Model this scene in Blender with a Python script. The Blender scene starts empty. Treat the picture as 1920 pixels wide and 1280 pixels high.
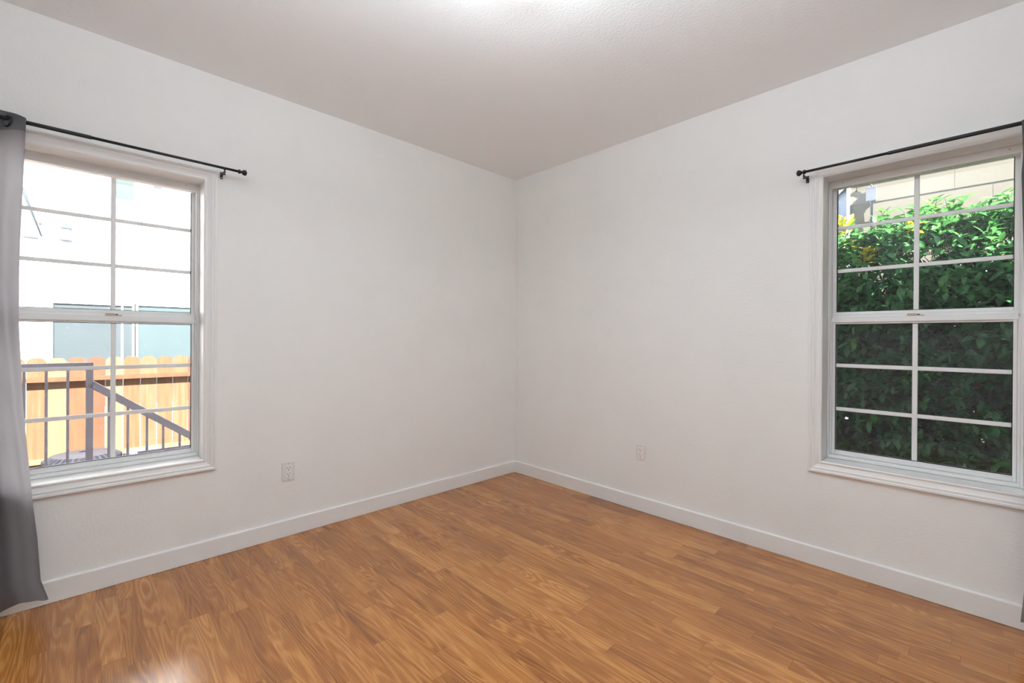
import bpy, bmesh, math, random
from mathutils import Vector, Matrix
random.seed(7)
S = bpy.context.scene
COL = S.collection
PI = math.pi

# ------------------------------------------------------------------ camera
cam_d = bpy.data.cameras.new('camera'); cam = bpy.data.objects.new('camera', cam_d); COL.objects.link(cam)
YAW, PITCH, ROLL = -0.80199, -0.00178, 0.006124
FPX, SHY = 842.457, -4.458
fw = Vector((math.sin(YAW)*math.cos(PITCH), math.cos(YAW)*math.cos(PITCH), math.sin(PITCH)))
r0 = Vector((math.cos(YAW), -math.sin(YAW), 0)); u0 = r0.cross(fw)
rt = r0*math.cos(ROLL)+u0*math.sin(ROLL); up = -r0*math.sin(ROLL)+u0*math.cos(ROLL)
M = Matrix.Identity(4)
for i in range(3):
    M[i][0] = rt[i]; M[i][1] = up[i]; M[i][2] = -fw[i]
M[0][3], M[1][3], M[2][3] = 2.69068, -2.64077, 1.11677
cam.matrix_world = M
cam_d.sensor_fit = 'HORIZONTAL'; cam_d.sensor_width = 36; cam_d.lens = FPX/1920*36
cam_d.shift_y = SHY/1920; cam_d.clip_start = 0.02
S.camera = cam

# ------------------------------------------------------------------ sky, sun, exposure
W = bpy.data.worlds.new('world'); S.world = W; W.use_nodes = True
nt = W.node_tree; nt.nodes.clear()
sky = nt.nodes.new('ShaderNodeTexSky'); sky.sky_type = 'NISHITA'; sky.sun_disc = False
sky.sun_elevation = math.radians(50); sky.sun_rotation = math.radians(120)
bg = nt.nodes.new('ShaderNodeBackground'); bg.inputs[1].default_value = 0.42
wo = nt.nodes.new('ShaderNodeOutputWorld')
nt.links.new(sky.outputs[0], bg.inputs[0]); nt.links.new(bg.outputs[0], wo.inputs[0])
sd = bpy.data.lights.new('sun', 'SUN'); sun = bpy.data.objects.new('sun', sd); COL.objects.link(sun)
sd.energy = 36.0; sd.angle = math.radians(0.6); sd.color = (1.0, 0.95, 0.87)
SUN = Vector((0.72, -0.20, 0.67)).normalized()
sun.rotation_euler = SUN.to_track_quat('Z', 'Y').to_euler(); sun.location = SUN*20
LAMP = 25.0
# added unseen fill light, aimed at the ceiling to imitate a bounced flash
fd = bpy.data.lights.new('added_bounce_fill', 'AREA'); fill = bpy.data.objects.new('added_bounce_fill', fd); COL.objects.link(fill)
fd.shape = 'DISK'; fd.size = 0.9; fd.energy = 46.0; fd.color = (0.865, 0.985, 1.06)
fill.location = (2.28, -2.23, 1.93); fill.rotation_euler = (PI, 0, 0)
S.view_settings.view_transform = 'Standard'; S.view_settings.look = 'None'
S.view_settings.exposure = 0.08; S.view_settings.gamma = 1.0
S.view_settings.use_curve_mapping = False
S.cycles.use_denoising = True
S.cycles.max_bounces = 12; S.cycles.diffuse_bounces = 8; S.cycles.transparent_max_bounces = 24
S.cycles.sample_clamp_indirect = 6.0

# ------------------------------------------------------------------ materials
def mat(name):
    m = bpy.data.materials.new(name); m.use_nodes = True
    return m, m.node_tree, m.node_tree.nodes['Principled BSDF']
def lin(c):
    return tuple((v/12.92 if v <= .04045 else ((v+.055)/1.055)**2.4) for v in [k/255 for k in c])+(1,)
def node(t, kind, **kw):
    n = t.nodes.new(kind)
    for k, v in kw.items(): setattr(n, k, v)
    return n
def math_n(t, op, a, b=None, c=None):
    n = node(t, 'ShaderNodeMath', operation=op)
    for i, v in enumerate((a, b, c)):
        if v is None: continue
        if isinstance(v, (int, float)): n.inputs[i].default_value = v
        else: t.links.new(v, n.inputs[i])
    return n.outputs[0]
def simple(name, rgb, rough=.5, metal=0, spec=.5, noise=0, nscale=40, bump=0, bscale=200):
    m, t, b = mat(name)
    c = rgb if len(rgb) == 4 else tuple(rgb)+(1,)
    b.inputs['Base Color'].default_value = c
    b.inputs['Roughness'].default_value = rough; b.inputs['Metallic'].default_value = metal
    b.inputs['Specular IOR Level'].default_value = spec
    tc = node(t, 'ShaderNodeTexCoord')
    if noise:
        n = node(t, 'ShaderNodeTexNoise'); n.inputs['Scale'].default_value = nscale; n.inputs['Detail'].default_value = 4
        t.links.new(tc.outputs['Object'], n.inputs['Vector'])
        mx = node(t, 'ShaderNodeMix', data_type='RGBA')
        mx.inputs['A'].default_value = tuple(v*(1-noise) for v in c[:3])+(1,)
        mx.inputs['B'].default_value = tuple(min(1, v*(1+noise)) for v in c[:3])+(1,)
        t.links.new(n.outputs[0], mx.inputs['Factor']); t.links.new(mx.outputs['Result'], b.inputs['Base Color'])
    if bump:
        n2 = node(t, 'ShaderNodeTexNoise'); n2.inputs['Scale'].default_value = bscale; n2.inputs['Detail'].default_value = 3
        t.links.new(tc.outputs['Object'], n2.inputs['Vector'])
        bp = node(t, 'ShaderNodeBump'); bp.inputs['Strength'].default_value = bump; bp.inputs['Distance'].default_value = .002
        t.links.new(n2.outputs[0], bp.inputs['Height']); t.links.new(bp.outputs[0], b.inputs['Normal'])
    return m

def wall_paint(name, base, stain=.03, bump=.35):
    m, t, b = mat(name)
    geo = node(t, 'ShaderNodeNewGeometry')
    n1 = node(t, 'ShaderNodeTexNoise'); n1.inputs['Scale'].default_value = 2.2; n1.inputs['Detail'].default_value = 5
    n1.inputs['Roughness'].default_value = .6
    t.links.new(geo.outputs['Position'], n1.inputs['Vector'])
    rp = node(t, 'ShaderNodeValToRGB'); rp.color_ramp.elements[0].position = .30; rp.color_ramp.elements[1].position = .55
    rp.color_ramp.elements[0].color = tuple(v*(1-stain) for v in base)+(1,); rp.color_ramp.elements[1].color = tuple(base)+(1,)
    t.links.new(n1.outputs[0], rp.inputs[0])
    # small scattered scuff specks
    n3 = node(t, 'ShaderNodeTexVoronoi'); n3.inputs['Scale'].default_value = 5.5; n3.inputs['Randomness'].default_value = 1
    t.links.new(geo.outputs['Position'], n3.inputs['Vector'])
    sp = math_n(t, 'LESS_THAN', n3.outputs['Distance'], .012)
    mx = node(t, 'ShaderNodeMix', data_type='RGBA'); mx.inputs['B'].default_value = tuple(v*.62 for v in base)+(1,)
    t.links.new(math_n(t, 'MULTIPLY', sp, .5), mx.inputs['Factor']); t.links.new(rp.outputs[0], mx.inputs['A'])
    t.links.new(mx.outputs['Result'], b.inputs['Base Color'])
    b.inputs['Roughness'].default_value = .6; b.inputs['Specular IOR Level'].default_value = .3
    n2 = node(t, 'ShaderNodeTexNoise'); n2.inputs['Scale'].default_value = 95; n2.inputs['Detail'].default_value = 2.5
    t.links.new(geo.outputs['Position'], n2.inputs['Vector'])
    bp = node(t, 'ShaderNodeBump'); bp.inputs['Strength'].default_value = bump; bp.inputs['Distance'].default_value = .003
    t.links.new(n2.outputs[0], bp.inputs['Height']); t.links.new(bp.outputs[0], b.inputs['Normal'])
    return m

def floor_mat():
    m, t, b = mat('oak_laminate')
    L = t.links
    geo = node(t, 'ShaderNodeNewGeometry'); sx = node(t, 'ShaderNodeSeparateXYZ'); L.new(geo.outputs['Position'], sx.inputs[0])
    X, Y = sx.outputs[0], sx.outputs[1]
    PW, PL = .0645, .52
    ry = math_n(t, 'DIVIDE', Y, PW); row = math_n(t, 'FLOOR', ry); fy = math_n(t, 'SUBTRACT', ry, row)
    w1 = node(t, 'ShaderNodeTexWhiteNoise', noise_dimensions='1D'); L.new(row, w1.inputs['W'])
    xx = math_n(t, 'ADD', math_n(t, 'DIVIDE', X, PL), math_n(t, 'MULTIPLY', w1.outputs['Value'], 9.0))
    colm = math_n(t, 'FLOOR', xx); fx = math_n(t, 'SUBTRACT', xx, colm)
    cv = node(t, 'ShaderNodeCombineXYZ'); L.new(row, cv.inputs[0]); L.new(colm, cv.inputs[1])
    w2 = node(t, 'ShaderNodeTexWhiteNoise', noise_dimensions='3D'); L.new(cv.outputs[0], w2.inputs['Vector'])
    sc = node(t, 'ShaderNodeSeparateColor'); L.new(w2.outputs['Color'], sc.inputs[0])
    r1, r2, r3 = sc.outputs[0], sc.outputs[1], sc.outputs[2]
    # cathedral grain: contour lines of a stretched smooth noise
    gx = math_n(t, 'ADD', math_n(t, 'MULTIPLY', X, 1.35), math_n(t, 'MULTIPLY', r1, 61.0))
    gy = math_n(t, 'ADD', math_n(t, 'MULTIPLY', Y, 11.5), math_n(t, 'MULTIPLY', r2, 37.0))
    v1 = node(t, 'ShaderNodeCombineXYZ'); L.new(gx, v1.inputs[0]); L.new(gy, v1.inputs[1])
    n1 = node(t, 'ShaderNodeTexNoise'); n1.inputs['Scale'].default_value = 1.0; n1.inputs['Detail'].default_value = 1.6; n1.inputs['Roughness'].default_value = .35
    L.new(v1.outputs[0], n1.inputs['Vector'])
    ang = math_n(t, 'ADD', math_n(t, 'MULTIPLY', n1.outputs[0], math_n(t, 'ADD', math_n(t, 'MULTIPLY', r3, 55.0), 70.0)), math_n(t, 'MULTIPLY', fy, math_n(t, 'MULTIPLY', r2, 9.0)))
    ring = math_n(t, 'ADD', math_n(t, 'MULTIPLY', math_n(t, 'SINE', ang), .5), .5)
    ring = math_n(t, 'POWER', ring, 1.6)
    v2 = node(t, 'ShaderNodeCombineXYZ')
    L.new(math_n(t, 'MULTIPLY', X, 9.0), v2.inputs[0]); L.new(math_n(t, 'ADD', math_n(t, 'MULTIPLY', Y, 330.0), math_n(t, 'MULTIPLY', r1, 90.0)), v2.inputs[1])
    n2 = node(t, 'ShaderNodeTexNoise'); n2.inputs['Scale'].default_value = 1.0; n2.inputs['Detail'].default_value = 3
    L.new(v2.outputs[0], n2.inputs['Vector'])
    v3 = node(t, 'ShaderNodeCombineXYZ')
    L.new(math_n(t, 'MULTIPLY', X, 1.6), v3.inputs[0]); L.new(math_n(t, 'ADD', math_n(t, 'MULTIPLY', Y, 34.0), math_n(t, 'MULTIPLY', r3, 50.0)), v3.inputs[1])
    n3 = node(t, 'ShaderNodeTexNoise'); n3.inputs['Scale'].default_value = 1.0; n3.inputs['Detail'].default_value = 2
    L.new(v3.outputs[0], n3.inputs['Vector'])
    f = math_n(t, 'MULTIPLY', ring, math_n(t, 'ADD', math_n(t, 'MULTIPLY', r2, .20), .09))
    f = math_n(t, 'ADD', f, math_n(t, 'MULTIPLY', n2.outputs[0], .70))
    f = math_n(t, 'ADD', f, math_n(t, 'MULTIPLY', n3.outputs[0], .50))
    f = math_n(t, 'ADD', f, math_n(t, 'MULTIPLY', math_n(t, 'SUBTRACT', r1, .5), .26))
    f = math_n(t, 'SUBTRACT', f, .19)
    rp = node(t, 'ShaderNodeValToRGB'); e = rp.color_ramp.elements
    e[0].position = .18; e[0].color = FLOOR_C[0]+(1,)
    e[1].position = .80; e[1].color = FLOOR_C[2]+(1,)
    k = e.new(.48); k.color = FLOOR_C[1]+(1,)
    L.new(f, rp.inputs[0])
    # fine joints between strips and at strip ends
    jy = math_n(t, 'LESS_THAN', fy, .018)
    jx = math_n(t, 'LESS_THAN', fx, .0035)
    j = math_n(t, 'MULTIPLY', math_n(t, 'MAXIMUM', math_n(t, 'MULTIPLY', jy, .35), math_n(t, 'MULTIPLY', jx, .55)), 1.0)
    mx = node(t, 'ShaderNodeMix', data_type='RGBA'); mx.inputs['B'].default_value = (FLOOR_C[0][0]*.55, FLOOR_C[0][1]*.5, FLOOR_C[0][2]*.45, 1)
    L.new(j, mx.inputs['Factor']); L.new(rp.outputs[0], mx.inputs['A'])
    L.new(mx.outputs['Result'], b.inputs['Base Color'])
    rg = math_n(t, 'ADD', .20, math_n(t, 'MULTIPLY', r3, .07))
    L.new(rg, b.inputs['Roughness'])
    b.inputs['Specular IOR Level'].default_value = .82
    bp = node(t, 'ShaderNodeBump'); bp.inputs['Strength'].default_value = .08; bp.inputs['Distance'].default_value = .001
    L.new(n2.outputs[0], bp.inputs['Height']); L.new(bp.outputs[0], b.inputs['Normal'])
    return m
FLOOR_C = [(.205, .064, .009), (.39, .143, .026), (.585, .262, .066)]

def glass_mat(name, tint=(1, 1, 1), dust=0.0):
    m = bpy.data.materials.new(name); m.use_nodes = True; t = m.node_tree; t.nodes.clear()
    o = node(t, 'ShaderNodeOutputMaterial'); tr = node(t, 'ShaderNodeBsdfTransparent'); gl = node(t, 'ShaderNodeBsdfGlossy')
    gl.inputs['Roughness'].default_value = .02; tr.inputs[0].default_value = tuple(tint)+(1,)
    fr = node(t, 'ShaderNodeFresnel'); fr.inputs['IOR'].default_value = 1.35
    mx = node(t, 'ShaderNodeMixShader'); t.links.new(fr.outputs[0], mx.inputs[0]); t.links.new(tr.outputs[0], mx.inputs[1]); t.links.new(gl.outputs[0], mx.inputs[2])
    out = mx.outputs[0]
    if dust:
        df = node(t, 'ShaderNodeBsdfDiffuse'); df.inputs[0].default_value = (.75, .75, .75, 1)
        n = node(t, 'ShaderNodeTexNoise'); n.inputs['Scale'].default_value = 160; n.inputs['Detail'].default_value = 2
        g = node(t, 'ShaderNodeNewGeometry'); t.links.new(g.outputs['Position'], n.inputs['Vector'])
        f = math_n(t, 'MULTIPLY', math_n(t, 'GREATER_THAN', n.outputs[0], .735), .35)
        f = math_n(t, 'ADD', f, dust)
        m2 = node(t, 'ShaderNodeMixShader'); t.links.new(f, m2.inputs[0]); t.links.new(out, m2.inputs[1]); t.links.new(df.outputs[0], m2.inputs[2]); out = m2.outputs[0]
    t.links.new(out, o.inputs[0])
    return m
def screen_mat():
    m = bpy.data.materials.new('insect_screen'); m.use_nodes = True; t = m.node_tree; t.nodes.clear()
    o = node(t, 'ShaderNodeOutputMaterial'); tr = node(t, 'ShaderNodeBsdfTransparent'); df = node(t, 'ShaderNodeBsdfDiffuse')
    df.inputs[0].default_value = (.10, .10, .11, 1)
    mx = node(t, 'ShaderNodeMixShader'); mx.inputs[0].default_value = .36
    t.links.new(tr.outputs[0], mx.inputs[1]); t.links.new(df.outputs[0], mx.inputs[2]); t.links.new(mx.outputs[0], o.inputs[0])
    return m
def cloth_mat(name, refl, trans, tf):
    m = bpy.data.materials.new(name); m.use_nodes = True; t = m.node_tree; t.nodes.clear()
    o = node(t, 'ShaderNodeOutputMaterial'); d = node(t, 'ShaderNodeBsdfDiffuse'); tl = node(t, 'ShaderNodeBsdfTranslucent')
    g = node(t, 'ShaderNodeTexCoord')
    mp = node(t, 'ShaderNodeMapping'); mp.inputs['Scale'].default_value = (500, 500, 900)
    t.links.new(g.outputs['Object'], mp.inputs[0])
    n = node(t, 'ShaderNodeTexNoise'); n.inputs['Scale'].default_value = 1; n.inputs['Detail'].default_value = 2
    t.links.new(mp.outputs[0], n.inputs['Vector'])
    mc = node(t, 'ShaderNodeMix', data_type='RGBA'); mc.inputs['A'].default_value = tuple(v*.8 for v in refl)+(1,); mc.inputs['B'].default_value = tuple(v*1.2 for v in refl)+(1,)
    t.links.new(n.outputs[0], mc.inputs['Factor']); t.links.new(mc.outputs['Result'], d.inputs[0])
    tl.inputs[0].default_value = tuple(trans)+(1,)
    mx = node(t, 'ShaderNodeMixShader'); mx.inputs[0].default_value = tf
    t.links.new(d.outputs[0], mx.inputs[1]); t.links.new(tl.outputs[0], mx.inputs[2])
    t.links.new(mx.outputs[0], o.inputs[0])
    return m
def leaf_mat():
    m, t, b = mat('leaf_green')
    at = node(t, 'ShaderNodeAttribute', attribute_name='tone')
    rp = node(t, 'ShaderNodeValToRGB'); e = rp.color_ramp.elements
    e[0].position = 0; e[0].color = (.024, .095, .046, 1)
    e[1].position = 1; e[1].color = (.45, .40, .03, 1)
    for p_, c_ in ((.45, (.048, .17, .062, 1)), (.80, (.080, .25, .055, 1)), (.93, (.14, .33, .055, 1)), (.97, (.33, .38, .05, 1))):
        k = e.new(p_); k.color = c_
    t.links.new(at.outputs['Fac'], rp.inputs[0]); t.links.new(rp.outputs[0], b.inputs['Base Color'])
    b.inputs['Roughness'].default_value = .28; b.inputs['Specular IOR Level'].default_value = .5
    tl = node(t, 'ShaderNodeBsdfTranslucent'); 
    hs = node(t, 'ShaderNodeHueSaturation'); hs.inputs['Value'].default_value = 1.6; t.links.new(rp.outputs[0], hs.inputs['Color'])
    t.links.new(hs.outputs[0], tl.inputs[0])
    mx = node(t, 'ShaderNodeMixShader'); mx.inputs[0].default_value = .25
    t.links.new(b.outputs[0], mx.inputs[1]); t.links.new(tl.outputs[0], mx.inputs[2])
    t.links.new(mx.outputs[0], t.nodes['Material Output'].inputs[0])
    return m
def cedar_mat():
    m, t, b = mat('cedar')
    L = t.links
    at = node(t, 'ShaderNodeObjectInfo')
    geo = node(t, 'ShaderNodeNewGeometry'); mp = node(t, 'ShaderNodeMapping'); mp.inputs['Scale'].default_value = (30, 30, 2.2)
    L.new(geo.outputs['Position'], mp.inputs[0])
    n = node(t, 'ShaderNodeTexNoise'); n.inputs['Scale'].default_value = 1; n.inputs['Detail'].default_value = 4
    L.new(mp.outputs[0], n.inputs['Vector'])
    f = math_n(t, 'ADD', math_n(t, 'MULTIPLY', n.outputs[0], .7), math_n(t, 'MULTIPLY', math_n(t, 'SUBTRACT', at.outputs['Random'], .5), .8))
    rp = node(t, 'ShaderNodeValToRGB'); e = rp.color_ramp.elements
    e[0].position = .0; e[0].color = (.108, .032, .013, 1); e[1].position = .8; e[1].color = (.165, .112, .066, 1)
    k = e.new(.35); k.color = (.122, .053, .019, 1)
    L.new(f, rp.inputs[0]); L.new(rp.outputs[0], b.inputs['Base Color']); b.inputs['Roughness'].default_value = .7
    return m

M_WALL = wall_paint('wall_paint', (.885, .882, .868))
M_BACK = wall_paint('back_wall_dimming_grey', (.50, .49, .48))  # unseen walls, made darker so less light bounces onto the nearby room edges
M_CEIL = wall_paint('ceiling_paint', (.91, .915, .925), stain=.0, bump=.45)
M_TRIM = simple('trim_white', (.85, .845, .835), rough=.38, noise=.02, nscale=6)
M_VINYL = simple('vinyl_white', (.83, .83, .825), rough=.35, noise=.02, nscale=8)
M_FLOOR = floor_mat()
M_BLACK = simple('black_iron', (.012, .012, .013), rough=.42, noise=.15)
M_GASKET = simple('gasket_black', (.01, .01, .01), rough=.7)
M_GLASS = glass_mat('window_glass', dust=.004)
M_SCREEN = screen_mat()
M_PLATE = simple('outlet_white', (.80, .795, .78), rough=.35)
M_FACE = simple('receptacle_white', (.88, .875, .86), rough=.3)
M_SLOT = simple('slot_dark', (.02, .018, .016), rough=.6)
M_TAN = simple('latch_tan', (.55, .46, .34), rough=.45)
M_NICKEL = simple('brushed_nickel', (.42, .40, .38), rough=.35, metal=1)
M_RIM = simple('satin_nickel_rim', (.23, .22, .20), rough=.5, metal=.2)
M_CURT = cloth_mat('grey_cloth', (.055, .053, .057), (.58, .575, .62), .46)
M_CURT_HEM = cloth_mat('grey_cloth_double', (.080, .082, .088), (.36, .37, .42), .38)
M_STUCCO = simple('white_stucco', (.90, .895, .89), rough=.8, noise=.03, bump=.3, bscale=60)
M_CREAM = simple('cream_siding', (.195, .182, .143), rough=.7, noise=.05, nscale=5)
M_FASCIA = simple('white_fascia', (.82, .84, .86), rough=.6)
M_SHED = simple('blue_grey_boards', (.30, .38, .48), rough=.7, noise=.12, nscale=12)
M_PANE_G = simple('blue_grey_pane', (.052, .069, .078), rough=.25, noise=.10, nscale=3)
M_PANE_T = simple('pale_teal_pane', (.058, .086, .095), rough=.25, noise=.10, nscale=3)
M_PANE_M = simple('mint_pane', (.034, .055, .052), rough=.4, noise=.08, nscale=10)
M_RAIL = simple('painted_iron_railing', (.105, .098, .120), rough=.45, noise=.25, nscale=70)
M_CEDAR = cedar_mat()
M_CONC = simple('concrete', (.52, .47, .44), rough=.85, noise=.12, nscale=7)
M_BOX = simple('galvanized_box', (.15, .168, .205), rough=.5, noise=.06)
M_PIPE = simple('pale_blue_pipe', (.055, .072, .088), rough=.5)
M_LANT = simple('lantern_metal', (.055, .075, .09), rough=.4)
M_LGLASS = simple('frosted_glass', (.85, .86, .86), rough=.3)
M_BIN = simple('grey_violet_plastic', (.115, .112, .135), rough=.5, noise=.08)
M_TUB = simple('pale_blue_plastic', (.50, .58, .78), rough=.4)
M_LEAF = leaf_mat()
M_TWIG = simple('hedge_twig', (.06, .05, .03), rough=.8, noise=.2)
M_ROOF = simple('eave_white', (.72, .72, .70), rough=.7)
M_EMIT = bpy.data.materials.new('lit_glass'); M_EMIT.use_nodes = True
_t = M_EMIT.node_tree; _b = _t.nodes['Principled BSDF']
_b.inputs['Base Color'].default_value = (.9, .88, .85, 1); _b.inputs['Emission Color'].default_value = (.90, .975, 1.02, 1); _b.inputs['Emission Strength'].default_value = LAMP

# ------------------------------------------------------------------ mesh helpers
class MB:
    def __init__(s): s.v = []; s.f = []; s.sm = []
    def add(s, vs, fs, smooth=False):
        o = len(s.v); s.v += [tuple(v) for v in vs]
        for f in fs: s.f.append(tuple(i+o for i in f)); s.sm.append(smooth)
    def box(s, a, b, bev=0, seg=1, T=None):
        lo = [min(a[i], b[i]) for i in range(3)]; hi = [max(a[i], b[i]) for i in range(3)]
        bm = bmesh.new(); bmesh.ops.create_cube(bm, size=1)
        for v in bm.verts: v.co = Vector([lo[i]+(v.co[i]+.5)*(hi[i]-lo[i]) for i in range(3)])
        if bev: bmesh.ops.bevel(bm, geom=list(bm.edges), offset=min(bev, .45*min(hi[i]-lo[i] for i in range(3))), segments=seg, affect='EDGES', profile=.6)
        bm.verts.index_update()
        vs = [(T(v.co) if T else v.co.copy()) for v in bm.verts]
        s.add(vs, [[v.index for v in f.verts] for f in bm.faces]); bm.free(); return s
    def obox(s, c, ax, half, bev=0):      # oriented box: centre, three axes, half sizes
        ax = [Vector(a).normalized() for a in ax]; c = Vector(c)
        return s.box([-h for h in half], half, bev, T=lambda p: c+ax[0]*p[0]+ax[1]*p[1]+ax[2]*p[2])
    def bar(s, p, q, w, h, upv=(0, 0, 1), bev=0):
        p, q = Vector(p), Vector(q); d = (q-p); x = d.normalized(); y = Vector(upv).cross(x).normalized(); z = x.cross(y)
        return s.obox((p+q)/2, (x, y, z), (d.length/2, w/2, h/2), bev)
    def lathe(s, o, axis, prof, n=24, cap=True):   # prof: (distance along axis, radius)
        o = Vector(o); a = Vector(axis).normalized(); t = Vector((0, 0, 1)) if abs(a.z) < .9 else Vector((1, 0, 0))
        x = a.cross(t).normalized(); y = a.cross(x)
        vs = []; fs = []
        for (d, r) in prof:
            for k in range(n):
                w = 2*PI*k/n; vs.append(o+a*d+x*(r*math.cos(w))+y*(r*math.sin(w)))
        for i in range(len(prof)-1):
            for k in range(n):
                k2 = (k+1) % n; fs.append((i*n+k, i*n+k2, (i+1)*n+k2, (i+1)*n+k))
        s.add(vs, fs, True)
        if cap:
            s.add(vs[:n], [list(range(n))[::-1]]); s.add(vs[-n:], [list(range(n))])
        return s
    def tube(s, pts, r, n=12):
        pts = [Vector(p) for p in pts]; vs = []; fs = []; prev = None
        for i, p in enumerate(pts):
            d = (pts[min(i+1, len(pts)-1)]-pts[max(i-1, 0)]).normalized()
            x = prev if prev else (Vector((0, 0, 1)).cross(d) if abs(d.z) < .95 else Vector((1, 0, 0)).cross(d))
            x = (x-d*x.dot(d)).normalized(); prev = x; y = d.cross(x)
            rr = r[i] if isinstance(r, (list, tuple)) else r
            for k in range(n):
                w = 2*PI*k/n; vs.append(p+x*(rr*math.cos(w))+y*(rr*math.sin(w)))
        for i in range(len(pts)-1):
            for k in range(n):
                k2 = (k+1) % n; fs.append((i*n+k, i*n+k2, (i+1)*n+k2, (i+1)*n+k))
        s.add(vs, fs, True); s.add(vs[:n], [list(range(n))[::-1]]); s.add(vs[-n:], [list(range(n))])
        return s
    def torus(s, c, axis, R, r, n=24, k=10):
        c = Vector(c); a = Vector(axis).normalized(); t = Vector((0, 0, 1)) if abs(a.z) < .9 else Vector((1, 0, 0))
        x = a.cross(t).normalized(); y = a.cross(x); vs = []; fs = []
        for i in range(n):
            w = 2*PI*i/n; d = x*math.cos(w)+y*math.sin(w)
            for j in range(k):
                q = 2*PI*j/k; vs.append(c+d*(R+r*math.cos(q))+a*(r*math.sin(q)))
        for i in range(n):
            for j in range(k):
                fs.append((i*k+j, ((i+1) % n)*k+j, ((i+1) % n)*k+(j+1) % k, i*k+(j+1) % k))
        s.add(vs, fs, True); return s
    def build(s, name, m, parent=None, fix=True):
        org = origin(parent) if parent else Vector((0, 0, 0))
        me = bpy.data.meshes.new(name); me.from_pydata([Vector(v)-org for v in s.v], [], s.f)
        me.polygons.foreach_set('use_smooth', s.sm)
        if fix:
            bm = bmesh.new(); bm.from_mesh(me); bmesh.ops.remove_doubles(bm, verts=bm.verts, dist=1e-6)
            bmesh.ops.recalc_face_normals(bm, faces=bm.faces); bm.to_mesh(me); bm.free()
        me.materials.append(m)
        o = bpy.data.objects.new(name, me); COL.objects.link(o)
        if parent: o.parent = parent
        return o
def origin(o):
    v = Vector((0, 0, 0))
    while o is not None: v = v+o.location; o = o.parent
    return v
def tag(o, label=None, cat=None, group=None, kind=None):
    if label: o['label'] = label
    if cat: o['category'] = cat
    if group: o['group'] = group
    if kind: o['kind'] = kind
    return o
def empty(name, loc, label, cat, group=None, kind=None):
    o = bpy.data.objects.new(name, None); COL.objects.link(o); o.location = loc; o.empty_display_size = .1
    return tag(o, label, cat, group, kind)

# wall-local frames: u along the wall from the far corner, d outwards (into the wall), z up
def TL(p): return Vector((-p[1], -p[0], p[2]))
def TR(p): return Vector((p[0], p[1], p[2]))

# ------------------------------------------------------------------ room shell
H = 2.44; RX, RY = 3.20, 3.15; WT = .20; BT = .012
OPL = (2.188, 2.851, .501, 1.897)      # left window opening (u0,u1,z0,z1)
OPR = (2.163, 2.826, .522, 1.918)
JT = .008                              # jamb liner
def wall_with_hole(T, length, op, name, label):
    m = MB(); u0, u1, z0, z1 = op[0]-JT, op[1]+JT, op[2]-JT, op[3]+JT
    a, b_ = -WT, length+WT; lo, hi = -.02, H+.02
    for r in (((a, lo), (u0, hi)), ((u1, lo), (b_, hi)), ((u0, lo), (u1, z0)), ((u0, z1), (u1, hi))):
        m.box((r[0][0], 0, r[0][1]), (r[1][0], WT, r[1][1]), T=T)
    o = m.build(name, M_WALL, fix=True)
    return tag(o, label, 'wall', kind='structure')
wall_with_hole(TL, RY, OPL, 'wall_left', 'white textured wall on the left with the window onto the fence')
wall_with_hole(TR, RX, OPR, 'wall_right', 'white textured wall on the right with the window onto the hedge')
tag(MB().box((RX, -RY-WT, -.02), (RX+WT, 0, H+.02)).build('wall_near', M_BACK), 'wall behind the camera on the right, greyed to dim the room', 'wall', kind='structure')
tag(MB().box((0, -RY-WT, -.02), (RX, -RY, H+.02)).build('wall_back', M_BACK), 'wall behind the camera on the left, greyed to dim the room', 'wall', kind='structure')
tag(MB().box((0, -RY, -.12), (RX, 0, 0)).build('floor', M_FLOOR), 'honey oak strip laminate floor with cathedral grain', 'floor', kind='structure')
tag(MB().box((0, -RY, H), (RX, 0, H+.12)).build('ceiling', M_CEIL), 'white textured flat ceiling above the empty room', 'ceiling', kind='structure')
tag(MB().box((-.42, -RY-6, 2.62), (RX+6, .45, 2.76)).box((-.45, -RY-6, 2.60), (-.42, .48, 2.78)).box((-.42, .45, 2.60), (RX+6, .48, 2.78)).build('roof', M_ROOF),
    'white roof deck and eave board over the outside of the room', 'roof', kind='structure')

def baseboard(T, length, name, label):
    prof = [(0, 0), (BT, 0), (BT, .0862), (.0112, .0885), (.0092, .0902), (.006, .0912), (0, .092)]
    m = MB(); n = len(prof); vs = []
    for u in (0.0, length):
        for (t_, z) in prof: vs.append(T((u+(t_ if u == 0 else -t_), -t_, z+.0015)))
    fs = [(i, (i+1) % n, n+(i+1) % n, n+i) for i in range(n)] + [tuple(range(n)), tuple(range(n, 2*n))]
    m.add(vs, fs)
    return tag(m.build(name, M_TRIM), label, 'baseboard', kind='structure')
baseboard(TL, RY, 'baseboard_left', 'white baseboard along the foot of the left wall')
baseboard(TR, RX, 'baseboard_right', 'white baseboard along the foot of the right wall')
baseboard(lambda p: Vector((RX+p[1], -p[0], p[2])), RY, 'baseboard_near', 'white baseboard along the wall behind the camera on the right')
baseboard(lambda p: Vector((p[0], -RY-p[1], p[2])), RX, 'baseboard_back', 'white baseboard along the wall behind the camera on the left')

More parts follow.
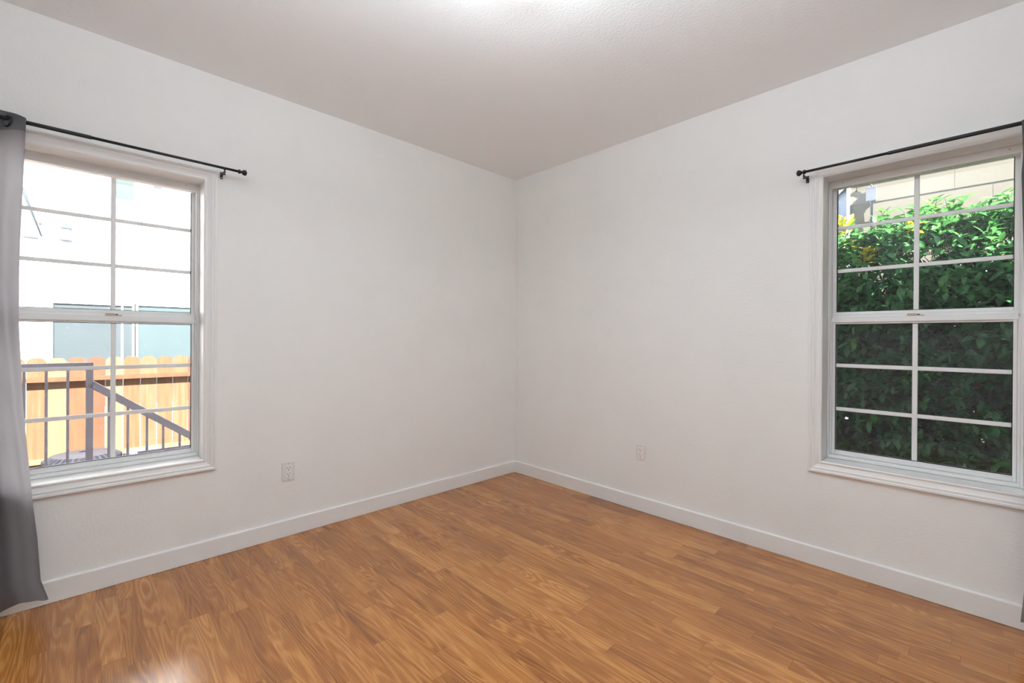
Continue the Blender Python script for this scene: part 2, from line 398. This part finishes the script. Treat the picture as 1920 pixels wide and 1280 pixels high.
# ------------------------------------------------------------------ windows
CAS = [(0, 0), (0, .011), (.004, .0135), (.009, .0125), (.011, .0095), (.016, .010), (.026, .0135), (.032, .0165), (.036, .0175), (.038, .0155), (.042, .0160), (.046, .0185), (.054, .0190), (.056, .0175), (.056, 0)]
def casing(T, op, n, side):
    u0, u1, z0, z1 = op
    root = empty('trim_%d' % n, T(((u0+u1)/2, 0, z0)), 'white moulded casing framing the %s window' % side, 'window trim', kind='structure')
    m = MB(); vs = []; fs = []
    for (o, h) in CAS:
        o -= .001
        for (u, z) in ((u0-o, z0-o), (u1+o, z0-o), (u1+o, z1+o), (u0-o, z1+o)): vs.append(T((u, -h, z)))
    for i in range(len(CAS)-1):
        for k in range(4):
            k2 = (k+1) % 4; fs.append((i*4+k, i*4+k2, i*4+4+k2, i*4+4+k))
    for k in range(4):
        k2 = (k+1) % 4; q = (len(CAS)-1)*4; fs.append((k, k2, q+k2, q+k))
    m.add(vs, fs); m.build('casing', M_TRIM, root)
    j = MB(); e = .0005
    j.box((u0-JT+e, -.001, z0-JT+e), (u0, .104, z1+JT-e), T=T); j.box((u1, -.001, z0-JT+e), (u1+JT-e, .104, z1+JT-e), T=T)
    j.box((u0, -.001, z1), (u1, .104, z1+JT-e), T=T)
    j.box((u0, -.001, z0-JT+e), (u1, .104, z0), bev=.0015, T=T)
    j.build('jamb', M_TRIM, root)
def window(T, op, n, label, flip, screen):
    u0, u1, z0, z1 = op; w = u1-u0
    root = empty('window_%d' % n, T(((u0+u1)/2, .15, z0)), label, 'window', kind='structure')
    f = MB(); B = .0015
    f.box((u0, .105, z0), (u0+.009, .195, z1), B, T=T); f.box((u1-.009, .105, z0), (u1, .195, z1), B, T=T)
    f.box((u0+.009, .105, z1-.036), (u1-.009, .148, z1), B, T=T); f.box((u0+.009, .148, z1-.005), (u1-.009, .195, z1), B, T=T)
    f.box((u0+.009, .105, z0), (u1-.009, .195, z0+.017), B, T=T)
    f.box((u0+.009, .118, z0+.017), (u0+.018, .150, z0+.700), B, T=T); f.box((u1-.018, .118, z0+.017), (u1-.009, .150, z0+.700), B, T=T)
    f.box((u0+.009, .112, z0+.700), (u0+.013, .150, z1-.036), .001, T=T); f.box((u1-.013, .112, z0+.700), (u1-.009, .150, z1-.036), .001, T=T)
    f.build('frame', M_VINYL, root)
    for nm, zb, zt, st0, st1, d0, d1, rb, rt_ in (
            ('upper_sash', z0+.709, z0+1.3905, .010, .028, .152, .186, .029, .007),
            ('lower_sash', z0+.018, z0+.709, .0185, .0305, .120, .150, .024, .033)):
        s = MB()
        s.box((u0+st0, d0, zb), (u0+st1, d1, zt), B, T=T); s.box((u1-st1, d0, zb), (u1-st0, d1, zt), B, T=T)
        if nm == 'lower_sash':
            s.box((u0+st1, d0, zb), (u1-st1, d1, zb+rb-.006), B, T=T); s.box((u0+st1, d0+.004, zb+rb-.006), (u1-st1, d1, zb+rb), .001, T=T)
            s.box((u0+st0-.003, d0-.006, zt-.025), (u1-st0+.003, d1, zt), B, T=T); s.box((u0+st1, d0+.002, zt-rt_), (u1-st1, d1, zt-.025), .001, T=T)
        else:
            s.box((u0+st0, d0-.006, zb), (u1-st0, d1, zb+.014), B, T=T); s.box((u0+st1, d0, zb+.014), (u1-st1, d1, zb+rb), B, T=T)
            s.box((u0+st1, d0, zt-rt_), (u1-st1, d1, zt), B, T=T)
        so = s.build(nm, M_VINYL, root)
        gz0, gz1 = zb+rb, zt-rt_; gd = (d0+d1)/2+.001
        g = MB(); g.box((u0+st1-.004, gd, gz0-.004), (u1-st1+.004, gd+.003, gz1+.004), T=T); g.build('glass_pane', M_GLASS, so)
        k = MB(); q = .0022
        k.box((u0+st1, d0+.004, gz0), (u0+st1+q, gd, gz1), T=T); k.box((u1-st1-q, d0+.004, gz0), (u1-st1, gd, gz1), T=T)
        k.box((u0+st1, d0+.004, gz0), (u1-st1, gd, gz0+q), T=T); k.box((u0+st1, d0+.004, gz1-q), (u1-st1, gd, gz1), T=T)
        k.build('gasket', M_GASKET, so)
        r = MB(); um = (u0+u1)/2; bw = .0094
        r.box((um-bw, gd-.009, gz0), (um+bw, gd-.001, gz1), .0015, T=T)
        for zz in ((1.166, .948) if nm == 'upper_sash' else (.468, .249)):
            r.box((u0+st1+q, gd-.0085, z0+zz-.009), (um-bw+.0005, gd-.0015, z0+zz+.009), .0015, T=T)
            r.box((um+bw-.0005, gd-.0085, z0+zz-.009), (u1-st1-q, gd-.0015, z0+zz+.009), .0015, T=T)
        r.build('grille', M_VINYL, so)
    # sash latch on the meeting rail
    um = (u0+u1)/2; sg = flip; zt = z0+.709
    l = MB(); l.box((um-.030, .116, zt+.0003), (um+.030, .148, zt+.005), .0012, T=T)
    l.box((um-sg*.028, .117, zt+.005), (um+sg*.004, .144, zt+.012), .002, T=T)
    lo = l.build('latch', M_TAN, root); lo['label'] = 'tan sash latch'
    l2 = MB(); l2.box((um+sg*.006, .1155, zt+.0055), (um+sg*.016, .130, zt+.009), .001, T=T); l2.build('keeper', M_SLOT, lo)
    for uu in (u0+.058, u1-.045):
        c = MB(); c.lathe(T((uu, .106, z1-.0135)), T((0, -1, 0)), [(0, .0028), (.0020, .0026), (.0024, .0015)], 10); c.build('screw', M_NICKEL, root)
    if screen:
        sc = MB(); d = .1895
        sc.box((u0+.010, d-.003, z0+.02), (u0+.024, d+.004, z0+.70), .001, T=T); sc.box((u1-.024, d-.003, z0+.02), (u1-.010, d+.004, z0+.70), .001, T=T)
        sc.box((u0+.024, d-.003, z0+.02), (u1-.024, d+.004, z0+.034), .001, T=T); sc.box((u0+.024, d-.003, z0+.686), (u1-.024, d+.004, z0+.70), .001, T=T)
        so = sc.build('screen_frame', M_VINYL, root)
        me = MB(); me.add([T((u0+.02, d, z0+.03)), T((u1-.02, d, z0+.03)), T((u1-.02, d, z0+.69)), T((u0+.02, d, z0+.69))], [(0, 1, 2, 3)]); me.build('screen_mesh', M_SCREEN, so, fix=False)
    return root
casing(TL, OPL, 1, 'left'); casing(TR, OPR, 2, 'right')
window(TL, OPL, 1, 'white double-hung window with grilles looking onto the orange picket fence', -1, False)
window(TR, OPR, 2, 'white double-hung window with grilles looking onto the green hedge', 1, True)

# ------------------------------------------------------------------ curtain rods
def rod(T, ua, ub, uj, z, d, ubr, label):
    root = empty('curtain_rod', T((ua, -d, z)), label, 'curtain rod', 'black curtain rods above the windows')
    a = T((1, 0, 0))-T((0, 0, 0))
    MB().lathe(T((ua+.018, -d, z)), a, [(0, .0062), (uj-ua-.018+.02, .0062)], 16).build('inner_pole', M_BLACK, root)
    MB().lathe(T((uj, -d, z)), a, [(0, .0074), (.002, .0080), (ub-uj, .0080)], 16).build('outer_pole', M_BLACK, root)
    MB().lathe(T((ua+.034, -d, z)), -a, [(0, .0072), (.003, .0105), (.009, .0105), (.012, .0065), (.016, .0062), (.020, .0105), (.026, .0140), (.032, .0145), (.037, .0115), (.039, .007)], 16).build('finial', M_BLACK, root)
    b = MB()
    b.box((ubr-.006, -.003, z-.036), (ubr+.006, -.0003, z+.000), .001, T=T)
    b.box((ubr-.004, -d-.002, z-.022), (ubr+.004, -.003, z-.014), .001, T=T)
    pts = [T((ubr, -d+.0105*math.cos(w), z+.0105*math.sin(w))) for w in [math.radians(v) for v in range(180, 361, 20)]]
    b.tube(pts, .0026, 8)
    b.bar(T((ubr, -d, z-.018)), T((ubr, -d, z-.0105)), .005, .005, upv=T((1, 0, 0)))
    b.lathe(T((ubr, -d, z-.022)), (0, 0, -1), [(0, .0022), (.007, .0022), (.0075, .0045), (.011, .0045)], 10)
    bo = b.build('bracket', M_BLACK, root)
    MB().lathe(T((ubr, -.003, z-.029)), T((0, -1, 0)), [(0, .0026), (.0012, .0022)], 10).build('screw', M_NICKEL, bo)
    return root
rod(TL, 2.022, 3.13, 2.60, 1.957, .075, 2.114, 'thin black curtain rod carrying the grey curtain above the left window')
rod(TR, 2.070, 3.17, 2.415, 1.9425, .075, 2.095, 'thin black curtain rod above the right window by the hedge')

# ------------------------------------------------------------------ curtains
def lerp_tab(tab, z):
    for (z1, v1), (z2, v2) in zip(tab, tab[1:]):
        if z1 >= z >= z2:
            t_ = (z1-z)/(z1-z2); return v1+(v2-v1)*t_
    return tab[0][1] if z > tab[0][0] else tab[-1][1]
def curtain(T, edge, width, zrod, ztop, zhem, cross, label, seed):
    root = empty('curtain', T((edge[0][1]+width/2, -.075, zhem)), label, 'curtain', 'grey curtains')
    rnd = random.Random(seed); ph = rnd.random()*6
    NU, NZ = 150, 120
    def P(d, z):
        h = (ztop-z)/(ztop-zhem)                      # 0 top .. 1 hem
        ue = lerp_tab(edge, z)
        amp = .027+.012*min(1, h*3)
        wv = math.sin(PI*(cross-d)/.08)
        w2 = math.sin(2*PI*d/.21+ph+h*2.2)*.010*min(1, h*4)
        w3 = (math.sin(2*PI*d/.043+ph*2+h*4.)*.0042+math.sin(2*PI*d/.095-h*3.5)*.007)*min(1, h*5)*(1-.45*h)
        x = .075+amp*wv*(1-.25*h)+w2+w3+.012*h
        # slow sideways drift of the folds below the heading
        uu = ue+d+.010*math.sin(h*5+d*18)*min(1, h*4)*min(1, d/.04)
        zz = z-.018*h*min(1, d/.14)*(1 if seed == 1 else .4)
        zz -= .024*max(0, 1-d/.07)*max(0, 1-h/.035)          # the heading dips at its free end
        return T((uu, -max(x, .024), zz))
    def sheet(z_a, z_b, nz, off=0):
        m = MB(); vs = []; fs = []
        for i in range(nz+1):
            z = z_a+(z_b-z_a)*i/nz
            for j in range(NU+1): vs.append(P(width*j/NU, z))
        for i in range(nz):
            for j in range(NU): q = i*(NU+1)+j; fs.append((q, q+1, q+NU+2, q+NU+1))
        m.add(vs, fs, True); return m
    zh, zt = zhem+.085, zrod-.045
    sheet(zt, zh, NZ).build('panel', M_CURT, root, fix=False)
    sheet(ztop, zt, 12).build('heading', M_CURT_HEM, root, fix=False)
    sheet(zh, zhem, 12).build('hem', M_CURT, root, fix=False)
    k = 0; d = cross
    while d < width-.01:
        p = T((lerp_tab(edge, zrod)+d, -.075, zrod-.0115))
        ax = T((1, 0, 0))-T((0, 0, 0)); side = T((0, 1, 0))-T((0, 0, 0))
        MB().torus(p, ax+side*(.55 if k % 2 else -.55), .0200, .0042).build('grommet', M_BLACK, root)
        d += .08; k += 1
    return root
curtain(TL, [(1.99, 2.787), (1.81, 2.791), (1.51, 2.800), (1.26, 2.805), (1.13, 2.802), (.84, 2.791), (.63, 2.777), (.475, 2.766), (.32, 2.752), (.147, 2.742), (.05, 2.717)],
        .315, 1.957, 1.990, .062, .050, 'long grey curtain hanging at the left edge of the left window', 1)
curtain(TR, [(1.98, 2.803), (1.82, 2.808), (1.74, 2.804), (1.55, 2.809), (1.2, 2.816), (.22, 2.820), (.07, 2.809)],
        .34, 1.9425, 1.968, .078, .050, 'grey curtain edge at the right edge of the right window', 2)

# ------------------------------------------------------------------ outlets
def outlet(T, uc, zc, label):
    root = empty('power_outlet', T((uc, 0, zc)), label, 'power outlet', 'white duplex outlets')
    MB().box((uc-.0345, -.006, zc-.0515), (uc+.0345, -.0002, zc+.0515), .0022, 2, T=T).build('cover_plate', M_PLATE, root)
    r = MB().box((uc-.0165, -.0085, zc-.0335), (uc+.0165, -.005, zc+.0335), .0012, T=T).build('receptacle', M_FACE, root)
    s = MB()
    for zz in (zc+.0165, zc-.0165):
        for du, hh in ((-.0062, .0048), (.0062, .0040)):
            s.box((uc+du-.0011, -.0089, zz+.004-hh), (uc+du+.0011, -.0080, zz+.004+hh), T=T)
        s.lathe(T((uc, -.0080, zz-.0082)), T((0, -1, 0)), [(0, .0027), (.0009, .0027)], 12)
    s.build('slots', M_SLOT, r)
    for zz in (zc+.0435, zc-.0435):
        MB().lathe(T((uc, -.0058, zz)), T((0, -1, 0)), [(0, .0028), (.0009, .0024)], 12).build('screw', M_NICKEL, root)
outlet(TL, 1.7855, .362, 'white duplex outlet low on the left wall beside the window')
outlet(TR, 1.1760, .379, 'white duplex outlet low on the right wall between corner and window')

# ------------------------------------------------------------------ ceiling light
LC = Vector((1.6285, -1.5610, 0))
root = empty('ceiling_light', (LC.x, LC.y, H), 'round ceiling light with metal rim at top edge of picture', 'ceiling light')
MB().lathe((LC.x, LC.y, H-.0005), (0, 0, -1), [(0, .065), (.010, .065), (.016, .058), (.018, .012), (.040, .012), (.040, .080), (.044, .084), (.050, .080), (.050, .0)], 40, cap=False).build('canopy_and_baffle', M_NICKEL, root)  # lower disc is an added baffle cutting the bowl's light onto the ceiling
MB().lathe((LC.x, LC.y, 2.372), (0, 0, 1), [(0, .150), (.0, .159), (.003, .161), (.012, .161), (.014, .158), (.014, .150), (0, .150)], 64, cap=False).build('rim', M_RIM, root)
MB().lathe((LC.x, LC.y, 2.384), (0, 0, -1), [(0, .1495), (.012, .149), (.028, .140), (.045, .118), (.058, .085), (.066, .045), (.068, .012)], 64).build('glass_bowl', M_EMIT, root)
MB().lathe((LC.x, LC.y, 2.317), (0, 0, -1), [(0, .006), (.004, .012), (.010, .012), (.016, .005), (.018, .002)], 20).build('finial', M_NICKEL, root)

# ------------------------------------------------------------------ outside: ground
GZ = -.45
tag(MB().box((-9, -11, GZ-.2), (7, 9, GZ)).build('ground', M_CONC), 'pale concrete ground outside around the house', 'ground', kind='structure')

# ------------------------------------------------------------------ outside left: fence
FX = -4.0
root = empty('picket_fence', (FX, -2.4, GZ), 'orange cedar dog-ear picket fence beyond the railing outside the left window', 'fence')
rf = random.Random(3); y0 = -2.713-.1495*16
for k in range(34):
    a = y0+.1495*k; b = a+.1445; zt = .882+rf.uniform(-.005, .005); q = .036; zs = zt-.042
    poly = [(a, GZ+.03), (b, GZ+.03), (b, zs), (b-q*.45, zs+.026), (b-q, zt), (a+q, zt), (a+q*.45, zs+.026), (a, zs)]
    m = MB(); n = len(poly)
    vs = [(FX, y, z) for y, z in poly]+[(FX-.016, y, z) for y, z in poly]
    m.add(vs, [tuple(range(n)), tuple(range(n, 2*n))[::-1]]+[(i, (i+1) % n, n+(i+1) % n, n+i) for i in range(n)])
    m.build('picket', M_CEDAR, root)
ya, yb = y0-.02, y0+.1495*34
MB().box((FX+.001, ya, .637), (FX+.090, yb, .680), .002).build('rail', M_CEDAR, root)
MB().box((FX+.001, ya, -.205), (FX+.046, yb, -.153), .002).build('rail', M_CEDAR, root)
for yy in (-4.55, -2.15+2.4, -.0+1.9):
    MB().box((FX-.11, yy-.045, GZ), (FX-.017, yy+.045, .80), .003).build('post', M_CEDAR, root)

# ------------------------------------------------------------------ outside left: stair railing on its landing
X0 = -1.1
root = empty('stair_railing', (X0, -2.585, GZ), 'dark iron stair railing with sloping handrail just outside the left window', 'railing')
MB().bar((X0, -4.3, .940), (X0, -2.569, .940), .034, .026, bev=.002).build('top_rail', M_RAIL, root)
MB().box((X0-.017, -2.603, GZ), (X0+.017, -2.569, .927), .002).build('post', M_RAIL, root)
MB().bar((X0, -2.585, .824), (X0, -1.55, .022), .034, .042, bev=.002).build('handrail', M_RAIL, root)
MB().box((X0-.014, -2.357, .346), (X0+.014, -1.55, .367), .002).build('lower_rail', M_RAIL, root)
MB().box((X0-.017, -1.56, GZ), (X0+.017, -1.526, .10), .002).build('post', M_RAIL, root)
for yy in [-2.859-.0885*i for i in range(13, 0, -1)]+[-2.859, -2.771, -2.681]:
    MB().box((X0-.0065, yy-.0065, GZ), (X0+.0065, yy+.0065, .93), .001).build('baluster', M_RAIL, root)
for yy in (-2.497, -2.406, -2.310, -2.225, -2.135, -2.045, -1.955, -1.865, -1.775, -1.685):
    zt = .812+(yy+2.57)*(.022-.812)/(1.02)
    MB().box((X0-.0065, yy-.0065, (GZ if yy < -2.36 else .36)), (X0+.0065, yy+.0065, max(zt, .365)), .001).build('baluster', M_RAIL, root)

# ------------------------------------------------------------------ outside left: ribbed bin and tub beyond the railing
root = empty('ribbed_bin', (-2.75, -2.60, GZ), 'grey bin with ribbed rim behind the railing post at the window bottom', 'bin')
m = MB(); n = 72; vs = []; fs = []
prof = [(GZ+.002, .17), (GZ+.10, .19), (.02, .235), (.035, .25), (.055, .25), (.085, .20), (.10, .10), (.104, .01)]
for i, (z, r) in enumerate(prof):
    for k in range(n):
        w = 2*PI*k/n; rr = r*(1+(.035 if k % 2 else -.025)*(1 if 0 < i < 6 else 0))
        vs.append((-2.75+rr*math.cos(w), -2.60+rr*math.sin(w), z))
for i in range(len(prof)-1):
    for k in range(n): k2 = (k+1) % n; fs.append((i*n+k, i*n+k2, (i+1)*n+k2, (i+1)*n+k))
fs += [tuple(range(n))[::-1], tuple(range((len(prof)-1)*n, len(prof)*n))]
m.add(vs, fs); m.build('body', M_BIN, root)
MB().lathe((-2.75, -2.60, .1035), (0, 0, 1), [(0, .03), (.006, .028), (.010, .018)], 20).build('lid_knob', M_BIN, root)
root = empty('plastic_tub', (-2.75, -2.22, GZ), 'pale blue plastic tub standing right of the ribbed bin', 'tub')
MB().lathe((-2.75, -2.185, GZ+.001), (0, 0, 1), [(0, .105), (.44, .125), (.445, .14), (.475, .14), (.48, .135)], 36).build('body', M_TUB, root)
MB().lathe((-2.75, -2.185, GZ+.482), (0, 0, 1), [(0, .142), (.012, .142), (.02, .11), (.026, .02)], 36).build('lid', M_TUB, root)

# ------------------------------------------------------------------ outside left: white house
NX = -6.0
root = empty('neighbor_house', (NX, -2.5, GZ), 'bright white stucco house beyond the fence outside the left window', 'house')
MB().box((NX-3, -10, GZ), (NX, 5, 5.0)).build('wall', M_STUCCO, root)
MB().box((NX-3.3, -10.3, 5.0), (NX+.3, 5.3, 5.15), .01).build('roof', M_ROOF, root)
def nwin(ya, yb, za, zb, m, fr=.045, split=None, label=None):
    f = MB()
    f.box((NX, ya-fr, za-fr), (NX+.04, ya, zb+fr), .003); f.box((NX, yb, za-fr), (NX+.04, yb+fr, zb+fr), .003)
    f.box((NX, ya, zb), (NX+.04, yb, zb+fr), .003); f.box((NX, ya, za-fr), (NX+.04, yb, za), .003)
    if split: f.box((NX, split-.012, za), (NX+.03, split+.012, zb), .002)
    fo = f.build('window', M_FASCIA, root); fo['label'] = label
    MB().box((NX+.001, ya, za), (NX+.012, yb, zb)).build('pane', m, fo)
nwin(-2.876, -2.06, .10, 1.556, M_PANE_G, split=-2.17, label='blue-grey window pane in white frame')
nwin(-1.990, -1.10, .10, 1.568, M_PANE_T, label='pale teal window pane in white frame')
nwin(-2.275, -2.045, 3.10, 3.75, M_PANE_M, fr=.03, label='small mint window high on the wall')
MB().box((NX, -1.82, 3.375), (NX+.03, -1.72, 3.405), .003).build('vent', M_PIPE, root)
MB().box((NX, -3.16, 2.400), (NX+.05, -3.02, 2.432), .003).build('ledge', M_PIPE, root)
root = empty('drain_pipe', (NX, -3.1, 2.44), 'slim slanting pale blue pipe on the white house wall by the curtain', 'pipe')
MB().tube([(NX+.02, -3.36, 3.66), (NX+.02, -3.149, 2.979), (NX+.02, -2.988, 2.439)], [.018, .018, .010], 10).build('tube', M_PIPE, root)
MB().box((NX+.0005, -3.02, 2.60), (NX+.03, -2.99, 2.63), .002).build('clip', M_PIPE, root)
root = empty('wall_lantern', (NX, -2.757, 2.4), 'small pale lantern on the white house wall above the fence', 'lantern')
MB().box((NX+.001, -2.795, 2.45), (NX+.03, -2.72, 2.57), .004).build('back_plate', M_LANT, root)
MB().box((NX+.03, -2.800, 2.425), (NX+.13, -2.714, 2.56), .004).build('glass', M_LGLASS, root)
m = MB(); m.box((NX+.02, -2.818, 2.56), (NX+.145, -2.698, 2.590), .004); m.box((NX+.04, -2.795, 2.59), (NX+.125, -2.72, 2.612), .004); m.box((NX+.05, -2.785, 2.612), (NX+.11, -2.745, 2.634), .004)
m.build('cap', M_LANT, root)
MB().box((NX+.02, -2.822, 2.400), (NX+.14, -2.694, 2.422), .003).build('base', M_LANT, root)

# ------------------------------------------------------------------ outside right: cream siding house
SY = 2.5
root = empty('siding_house', (3.4, SY, GZ), 'cream lap siding house behind the hedge outside the right window', 'house')
m = MB(); z = 2.36-.17*17; k = 0; rs = random.Random(5)
while z < 4.2:
    cuts = [1.872]; x = 1.872+(.35 if k % 2 else .75)+rs.uniform(0, .2)
    if abs(z-2.36) < .02: cuts.append(2.560); x = 3.8
    elif abs(z-2.19) < .02: cuts.append(2.774); x = 4.0
    while x < 6.4: cuts.append(x); x += 1.6
    cuts.append(6.5)
    for a, b in zip(cuts, cuts[1:]):
        a += .001; b -= .001
        vs = [(a, SY-.0085, z), (b, SY-.0085, z), (b, SY-.004, z+.1705), (a, SY-.004, z+.1705), (a, SY+.004, z), (b, SY+.004, z), (b, SY+.004, z+.172), (a, SY+.004, z+.172)]
        m.add(vs, [(0, 1, 2, 3), (7, 6, 5, 4), (0, 4, 5, 1), (3, 2, 6, 7), (0, 3, 7, 4), (1, 5, 6, 2)])
    z += .17; k += 1
m.build('siding', M_CREAM, root)
MB().box((1.875, SY+.0045, GZ), (6.5, SY+1.8, 4.25)).build('wall', M_CREAM, root)
MB().box((1.846, SY-.022, GZ), (1.871, SY+.06, 4.25), .002).build('corner_board', M_FASCIA, root)
MB().box((1.5, SY-.45, 4.25), (6.8, SY+2.1, 4.40), .01).build('roof', M_ROOF, root)
root = empty('electrical_box', (2.03, SY-.02, 2.37), 'grey electrical box with conduit on the cream siding above the hedge', 'electrical box')
MB().box((1.996, SY-.058, 2.366), (2.064, SY-.0095, 2.482), .004).build('box', M_BOX, root)
MB().box((1.993, SY-.064, 2.362), (2.067, SY-.0585, 2.486), .003).build('cover', M_BOX, root)
MB().lathe((2.032, SY-.034, 2.366), (0, 0, -1), [(0, .020), (.012, .020), (.013, .0145), (.030, .0145), (.031, .0105), (2.6, .0105)], 16).build('conduit', M_BOX, root)
pts = []
for i in range(15):
    w = PI*i/14; pts.append((2.033-.055+.055*math.cos(w), SY-.03, 2.484+.062*math.sin(w)))
pts.append((1.90, SY-.03, 2.44+.055)); 
MB().tube(pts[:-1]+[(1.915, SY-.03, 2.475)], .006, 10).build('cable', M_PIPE, root)

# ------------------------------------------------------------------ outside right: blue-grey shed far behind
root = empty('garden_shed', (1.2, 5.2, GZ), 'blue-grey shed gable with white rake board behind the cream house corner', 'shed')
m = MB(); ya, yb = 5.0, 7.0
poly = [(-1.6, GZ), (3.0, GZ), (3.0, 2.6), (1.6, 3.36), (-1.6, .80+.0)]
poly = [(-.9, GZ), (4.1, GZ), (4.1, 1.15), (1.6, 3.36), (-.9, 1.15)]
n = len(poly); m.add([(x, ya, z) for x, z in poly]+[(x, yb, z) for x, z in poly], [tuple(range(n)), tuple(range(n, 2*n))[::-1]]+[(i, (i+1) % n, n+(i+1) % n, n+i) for i in range(n)])
m.build('wall', M_SHED, root)
for sgn in (-1, 1):
    e1 = Vector((1.6, ya-.05, 3.44)); e2 = Vector((1.6+sgn*2.8, ya-.05, 3.44-2.8*.884))
    MB().bar(e1, e2, .04, .12, upv=(0, 1, 0) if False else (0, 0, 1)).build('rake_board', M_FASCIA, root)
    e1b, e2b = e1+Vector((0, 1.1, .09)), e2+Vector((0, 1.1, .09))
    MB().bar(e1b, e2b, 2.3, .06).build('roof_slope', M_FASCIA, root)

# ------------------------------------------------------------------ outside right: hedge
root = empty('hedge', (2.7, 1.3, GZ), 'dense glossy green hedge with sunlit top right outside the right window', 'hedge')
rh = random.Random(11)
V = []; F = []; TONE = []
def leaf(p, d, n, L, wd, tone):
    d = d.normalized(); s = d.cross(n)
    if s.length < 1e-3: s = Vector((1, 0, 0))
    s.normalize(); n = s.cross(d).normalized(); o = len(V)
    bend = rh.uniform(.05, .30)
    prof = ((0, .10), (.22, .72), (.5, 1.0), (.78, .62), (1.0, .04))
    for (t_, w_) in prof:
        c = p+d*(L*t_)-n*(bend*L*t_*t_)
        V.append(c-s*(wd*w_)+n*(wd*.28*w_)); V.append(c); V.append(c+s*(wd*w_)+n*(wd*.28*w_))
    for i in range(4):
        q = o+i*3; F.append((q, q+1, q+4, q+3)); F.append((q+1, q+2, q+5, q+4))
    TONE.extend([tone]*15)
def sprig(p, d, nl, L, base, TW):
    d = d.normalized(); ln = L*.5*nl**.6
    q = p+d*ln
    TW.append((p-d*.06, q))
    ref = Vector((rh.uniform(-1, 1), rh.uniform(-1, 1), rh.uniform(-1, 1)))
    a = d.cross(ref).normalized(); b = d.cross(a)
    for i in range(nl):
        t_ = (i+.5)/nl; w = i*2.4+rh.uniform(-.4, .4)
        out = (a*math.cos(w)+b*math.sin(w))
        dd = d*rh.uniform(.35, .9)+out*rh.uniform(.6, 1.0)+Vector((0, 0, -.22))
        nn = Vector((0, -.45, 1))+out*.3+Vector((rh.uniform(-.5, .5), rh.uniform(-.5, .5), rh.uniform(-.2, .5)))
        leaf(p+d*(ln*t_), dd, nn, L*rh.uniform(.7, 1.15), L*rh.uniform(.19, .27), min(1, max(0, base+rh.uniform(-.13, .13))))
def top_at(x): return 1.80+.035*math.sin(x*5.1+.6)+.03*math.sin(x*11.3)+.03*max(0, x-2.45)
TW = []
HX0, HX1 = 1.35, 3.75
for i in range(4200):                       # front face, several layers deep
    x = rh.uniform(HX0, HX1); zt = top_at(x); z = zt-(zt+.45)*rh.random()**1.25
    dep = rh.choice((0, 0, .06, .12, .2, .3, .4))
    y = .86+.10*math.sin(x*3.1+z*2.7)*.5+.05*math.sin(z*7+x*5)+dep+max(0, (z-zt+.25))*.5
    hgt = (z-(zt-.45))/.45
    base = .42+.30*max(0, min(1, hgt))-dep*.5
    if rh.random() < .02: base += .35
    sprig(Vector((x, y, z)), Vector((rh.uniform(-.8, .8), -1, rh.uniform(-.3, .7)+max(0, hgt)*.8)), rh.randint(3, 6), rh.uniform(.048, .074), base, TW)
for i in range(2300):                       # inner mass
    x = rh.uniform(HX0, HX1); z = rh.uniform(-.40, top_at(x)-.22)
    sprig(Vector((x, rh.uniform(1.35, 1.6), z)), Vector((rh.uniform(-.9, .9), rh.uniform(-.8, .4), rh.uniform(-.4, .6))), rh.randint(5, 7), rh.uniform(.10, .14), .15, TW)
for i in range(1450):                       # top
    x = rh.uniform(HX0, HX1); y = rh.uniform(.92, 1.75)
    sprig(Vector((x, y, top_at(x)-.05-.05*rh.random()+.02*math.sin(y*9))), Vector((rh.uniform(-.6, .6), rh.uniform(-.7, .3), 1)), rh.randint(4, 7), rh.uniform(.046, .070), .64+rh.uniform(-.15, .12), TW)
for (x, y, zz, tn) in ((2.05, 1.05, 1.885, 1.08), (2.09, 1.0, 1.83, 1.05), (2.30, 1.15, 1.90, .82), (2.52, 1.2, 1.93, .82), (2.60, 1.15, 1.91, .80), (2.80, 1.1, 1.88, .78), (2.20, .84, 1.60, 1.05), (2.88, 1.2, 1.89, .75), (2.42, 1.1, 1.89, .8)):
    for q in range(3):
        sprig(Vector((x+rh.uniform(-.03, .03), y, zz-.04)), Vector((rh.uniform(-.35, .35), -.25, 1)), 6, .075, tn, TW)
me = bpy.data.meshes.new('foliage'); org = origin(root)
me.from_pydata([v-org for v in V], [], F); me.polygons.foreach_set('use_smooth', [True]*len(F))
at = me.attributes.new('tone', 'FLOAT', 'POINT'); at.data.foreach_set('value', TONE)
me.materials.append(M_LEAF); fo = bpy.data.objects.new('foliage', me); COL.objects.link(fo); fo.parent = root; fo['kind'] = 'stuff'
m = MB()
for (p, q) in TW[::2]: m.tube([p, (p+q)/2+Vector((0, 0, .004)), q], [.0022, .0018, .0012], 4)
for i in range(26):
    x = HX0+(HX1-HX0)*(i+.5)/26; y = rh.uniform(1.15, 1.45)
    m.tube([(x, y, GZ), (x+rh.uniform(-.08, .08), y, .4), (x+rh.uniform(-.15, .15), y-.05, 1.1), (x+rh.uniform(-.2, .2), y-.08, 1.62)], [.018, .014, .010, .005], 7)
m.build('branches', M_TWIG, root, fix=False)
